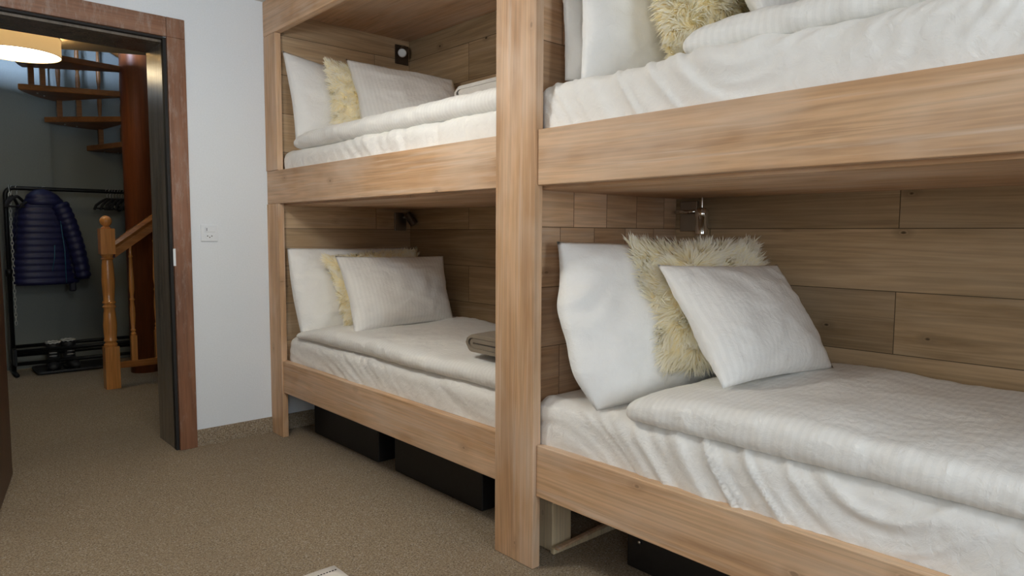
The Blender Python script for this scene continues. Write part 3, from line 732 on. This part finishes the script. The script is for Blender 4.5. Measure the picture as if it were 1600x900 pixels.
# ------------------------------------------------------------------ hall: coat rack and what hangs on it
RY = 2.93
rk = thing('coat_rack', (-.4, RY, 0), 'black metal pipe coat rack along the hall wall', 'coat rack')
zb = 1.508; xl, xr = -.905, .62
arc = [(xl + .06 - .06 * cos(a), RY, zb - .06 + .06 * sin(a)) for a in [pi / 2 * k / 6 for k in range(7)]]
MB().tube([(xl, RY, .03)] + arc + [(xr - .06 + .06 * sin(a), RY, zb - .06 + .06 * cos(a)) for a in [pi / 2 * k / 6 for k in range(7)]] + [(xr, RY, .03)], .0165, 12).build('frame', M['black_metal'], rk)
for x in (xl, xr):
    MB().tube([(x, RY - .17, .018), (x, RY + .17, .018)], .0165, 12).build('foot', M['black_metal'], rk)
    MB().lathe([(.026, 0), (.026, .05), (.02, .055)], (x, RY, .80), None, 16).build('joint_collar', M['black_metal'], rk)
for y, z in ((RY - .12, .20), (RY + .12, .21), (RY - .12, .10), (RY, .155)):
    MB().tube([(xl + .005, y, z), (xr - .005, y, z)], .015, 10).build('shelf_bar', M['black_metal'], rk)
for x in (xl, xr):
    MB().box(x - .01, x + .01, RY - .14, RY + .14, .085, .22).build('shelf_bracket', M['black_metal'], rk, smooth=False, bevel=.003)
# chain
mb = MB(); z = 1.45; i = 0
while z > .42:
    cx, cy = -.880, RY - .045 - .0
    pts = []
    for k in range(12):
        a = 2 * pi * k / 12; dx, dz = .008 * cos(a), .021 * sin(a)
        pts.append((cx + (dx if i % 2 == 0 else .35 * dx), cy + (.3 * dx if i % 2 == 0 else dx), z + dz))
    mb.tube(pts, .0027, 6, closed=True); z -= .032; i += 1
mb.tube([(cx, cy, 1.468), (cx, RY - .02, 1.50), (cx, RY, 1.528), (cx, RY + .02, 1.50)], .003, 6)
tag(mb.build('chain', M['chain'], None), 'pale metal chain hanging from the coat rack end', 'chain')
# hangers
def make_hanger():
    h = thing('coat_hanger', (0, 0, 0), 'slim black coat hanger in the bunch beside the newel post', 'hanger', 'black hangers bunched on the rack')
    arm = [(0, .20 * s_, -.115 - .02 * (abs(s_) > .95) - .0 + .075 * (1 - abs(s_) ** 1.4)) for s_ in [-1 + 2 * k / 16 for k in range(17)]]
    mb = MB().tube(arm, .011, 8).tube([(0, -.195, -.125), (0, .195, -.125)], .006, 8)
    mb.build('arms', M['black_velvet'], h)
    hk = [(0, 0, -.045), (0, 0, -.005)] + [(0, .022 * sin(a), .022 - .022 * cos(a)) for a in [pi * 1.45 * k / 12 for k in range(13)]]
    MB().tube(hk, .0026, 8).build('hook', M['steel'], h)
    return h
h0 = make_hanger(); zt_ = zb + .0165 - .0415
spots = [(-.190 + .022 * i, -40 + 4 * ((i * 7) % 5)) for i in range(9)]
def place_hanger(src, x, a, label=None, group=None):
    o = src.copy(); C.objects.link(o); o.location = (x, RY, zt_); o.rotation_euler = (0, 0, R(a))
    if label: o['label'] = label
    if group: o['group'] = group
    for ch in src.children:
        c_ = ch.copy(); C.objects.link(c_); c_.parent = o
    return o
h0.location = (spots[0][0], RY, zt_); h0.rotation_euler = (0, 0, R(spots[0][1]))
for x, a in spots[1:]: place_hanger(h0, x, a)
a_ = place_hanger(h0, -.862, -18, 'empty black hangers at the chain end of the rack'.replace('hangers', 'hanger'), 'hangers at the chain end of the rack')
b_ = place_hanger(h0, -.828, -26, 'empty black hanger between the chain end of the rack and the jacket', 'hangers at the chain end of the rack')
jx = -.645
place_hanger(h0, jx, -62, 'black hanger inside the blue jacket', 'hanger carrying the jacket')

# jacket
jk = thing('jacket', (jx, RY, .72), 'dark blue quilted puffer jacket with hood hanging on the coat rack', 'jacket')
def quilt(z, period=.052): return .011 * abs(sin(pi * z / period)) ** .6
def ring_e(cx, cy, z, rx, ry, a=0, n=28, q=0., tilt=0.):
    out = []
    for k in range(n):
        th_ = 2 * pi * k / n; c_, s_ = cos(th_), sin(th_)
        c_ = math.copysign(abs(c_) ** .8, c_); s_ = math.copysign(abs(s_) ** .8, s_)
        x, y = (rx + q) * c_, (ry + q) * s_
        out.append((cx + x * cos(a) - y * sin(a), cy + x * sin(a) + y * cos(a), z + tilt * x))
    return out
secs = []
prof = [(0, -.655, .215, .085), (.02, -.655, .222, .09), (.2, -.66, .205, .09), (.4, -.66, .185, .088), (.55, -.655, .175, .085), (.62, -.65, .165, .082), (.68, -.648, .135, .075), (.735, -.645, .08, .055)]
def interp(tb, t):
    for (a, *u_), (b, *w_) in zip(tb, tb[1:]):
        if a <= t <= b: k = (t - a) / (b - a); return [p + (q - p) * k for p, q in zip(u_, w_)]
    return list(tb[-1][1:])
for i in range(75):
    h = .735 * i / 74; cx, rx, ry = interp(prof, h)
    wob = .008 * nz(h * 9, 1.3)
    secs.append(ring_e(cx + wob, RY - .005, .725 + h, rx, ry, .12, 28, quilt(h)))
mesh_obj('body', *loft(secs), M['nylon'], jk)
# open front: dark lining strip, zips
def sleeve(p0, p1, p2, r_, name='sleeve'):
    pts = []; rad = []
    P0, P1, P2 = map(Vector, (p0, p1, p2)); n = 64
    for i in range(n + 1):
        t_ = i / n; p = P0 * (1 - t_) ** 2 + P1 * 2 * t_ * (1 - t_) + P2 * t_ * t_
        pts.append(p); rad.append((r_[0] + (r_[1] - r_[0]) * t_) + .9 * quilt(t_ * .62) - .012 * (t_ > .97))
    MB().tube(pts, rad, 18).build(name, M['nylon'], jk)
sleeve((-.555, RY - .055, 1.385), (-.45, RY - .075, 1.15), (-.405, RY - .085, .765), (.062, .050))
sleeve((-.76, RY + .055, 1.36), (-.83, RY + .09, 1.1), (-.80, RY + .11, .80), (.062, .050))
hs = []
for i in range(19):
    t_ = i / 18; k_ = sqrt(max(0., 1 - (t_ * .995) ** 2.6))
    hs.append(ring_e(-.648 - .02 * t_, RY - .015 - .02 * t_, 1.375 + .128 * t_, .132 * k_ * (1 - .18 * t_) + .004, .092 * k_ + .004, .1, 24, .005 * abs(sin(8 * t_)) * k_))
mesh_obj('hood', *loft(hs), M['nylon'], jk)
MB().tube([(-.560, RY - .088, 1.36), (-.552, RY - .103, 1.2), (-.535, RY - .104, 1.0), (-.535, RY - .112, .74)], .0035, 6).build('zipper', M['teal'], jk)
MB().tube([(-.605, RY - .112, 1.05), (-.610, RY - .115, .95), (-.630, RY - .115, .84)], .003, 6).build('pocket_zipper', M['teal'], jk)
lin = MB().box(-.505, -.455, RY - .055, RY - .020, .66, 1.15); auto(lin.build('front_flap', M['nylon_dark'], jk, bevel=.012))

# boot tray and boots
ty0, ty1 = 2.735, 3.085
v, fcs = soft_box(-.775, -.16, ty0, ty1, .0015, .036, .017, .03, lambda p, n: (-.022 if (n.z > .9 and -.755 < p.x < -.18 and ty0 + .02 < p.y < ty1 - .02) else 0))
tag(mesh_obj('boot_tray', v, fcs, M['rubber'], None), 'black boot tray on the hall carpet under the coat rack', 'tray')
def boot(x, y, a, label, hgt=.225, white=True):
    b0 = thing('boot', (x, y, .016), label, 'boot', 'pair of boots on the tray')
    rot_ = Matrix.Rotation(R(a), 3, 'Z')
    def ring(yc, zc, rx, rz, tx, n=18):
        """ring around a spine point; tx tilts from upright shaft (0) to lying foot (1)."""
        out = []
        for k in range(n):
            c_, s_ = cos(2 * pi * k / n), sin(2 * pi * k / n)
            ly_ = rz * s_ * (1 - tx); lz_ = rz * s_ * tx
            p = rot_ @ Vector((rx * c_, yc + ly_, zc + lz_)); out.append((x + p.x, y + p.y, .016 + p.z))
        return out
    rings = [ring(.060, hgt, .050, .062, 0), ring(.060, hgt - .01, .056, .068, 0), ring(.06, hgt * .72, .052, .063, .0), ring(.055, hgt * .5, .047, .058, .1), ring(.035, hgt * .38, .046, .062, .35), ring(.0, .064, .046, .05, .7), ring(-.05, .052, .047, .038, .95), ring(-.10, .046, .045, .032, 1), ring(-.14, .041, .036, .026, 1), ring(-.158, .038, .018, .014, 1)]
    mesh_obj('upper', *loft(rings), M['rubber'], b0, sub=1)
    so = []
    for zz in (0.0, .022):
        so += [tuple(Vector((x, y, .016 + zz)) + rot_ @ Vector(q)) for q in [(.049 * sin(2 * pi * k / 24) * (1 - .12 * cos(2 * pi * k / 24)), -.022 - .138 * cos(2 * pi * k / 24), 0) for k in range(24)]]
    MB().add(so, [tuple(range(24))[::-1], tuple(range(24, 48))] + [(k, (k + 1) % 24, 24 + (k + 1) % 24, 24 + k) for k in range(24)]).build('sole', M['black_metal'], b0, smooth=False, bevel=.004)
    cl = [tuple(Vector((x, y, .016 + hgt + .004)) + rot_ @ Vector((.051 * cos(2 * pi * k / 20), .06 + .062 * sin(2 * pi * k / 20), .004 * sin(3 * k)))) for k in range(20)]
    MB().tube(cl, .0065, 8, closed=True).build('fleece_collar', M['boot_white'], b0)
    lc = MB()
    for j in range(4):
        zz = .085 + j * (hgt - .11) / 4; yy = -.010 - .003 * j if j else -.02
        lc.tube([tuple(Vector((x, y, .016 + zz)) + rot_ @ Vector(q)) for q in ((-.026, yy + .012 - .008 * j * 0, 0), (0, yy, .002), (.026, yy + .012, 0))], .0035, 6)
    lc.build('laces', M['boot_white'], b0)
boot(-.640, 2.895, -9, 'black lace-up boot with pale collar on the tray, further from the newel post', .215)
boot(-.515, 2.90, 6, 'black lace-up boot with pale collar on the tray, closer to the newel post', .225)

# ------------------------------------------------------------------ light
def area(name, loc, target, sx, sy, power, col):
    l = bpy.data.lights.new(name, 'AREA'); l.shape = 'RECTANGLE'; l.size = sx; l.size_y = sy; l.energy = power; l.color = col
    o = bpy.data.objects.new(name, l); C.objects.link(o); o.location = loc
    o.rotation_euler = (Vector(target) - Vector(loc)).to_track_quat('-Z', 'Y').to_euler(); return o
area('window_daylight', ((WX0 + WX1) / 2, YN - .14, (WZ0 + WZ1) / 2), ((WX0 + WX1) / 2, 0, 1.4), WX1 - WX0, WZ1 - WZ0, 70, (.82, .92, 1.0))
area('side_window_daylight', (XL - .14, (LY0 + LY1) / 2, (LZ0 + LZ1) / 2), (0, -3.2, 1.6), LY1 - LY0, LZ1 - LZ0, 42, (.86, .94, 1.0))
area('stairwell_daylight', (-1.9, .45, 3.15), (-.4, 3.2, 2.75), 1.2, .35, 420, (.50, .68, 1.0))
wd = bpy.data.worlds.new('world'); sc.world = wd; wd.use_nodes = True
nt = wd.node_tree; bg = nt.nodes['Background']
sky = nt.nodes.new('ShaderNodeTexSky'); sky.sky_type = 'NISHITA'; sky.sun_disc = False; sky.sun_elevation = R(35)
nt.links.new(sky.outputs[0], bg.inputs[0]); bg.inputs[1].default_value = .12

sc.cycles.diffuse_bounces = 8; sc.cycles.max_bounces = 14
sc.view_settings.view_transform = 'Standard'; sc.view_settings.look = 'None'; sc.view_settings.exposure = 0.0; sc.view_settings.gamma = 1.0
sc.view_settings.use_curve_mapping = False
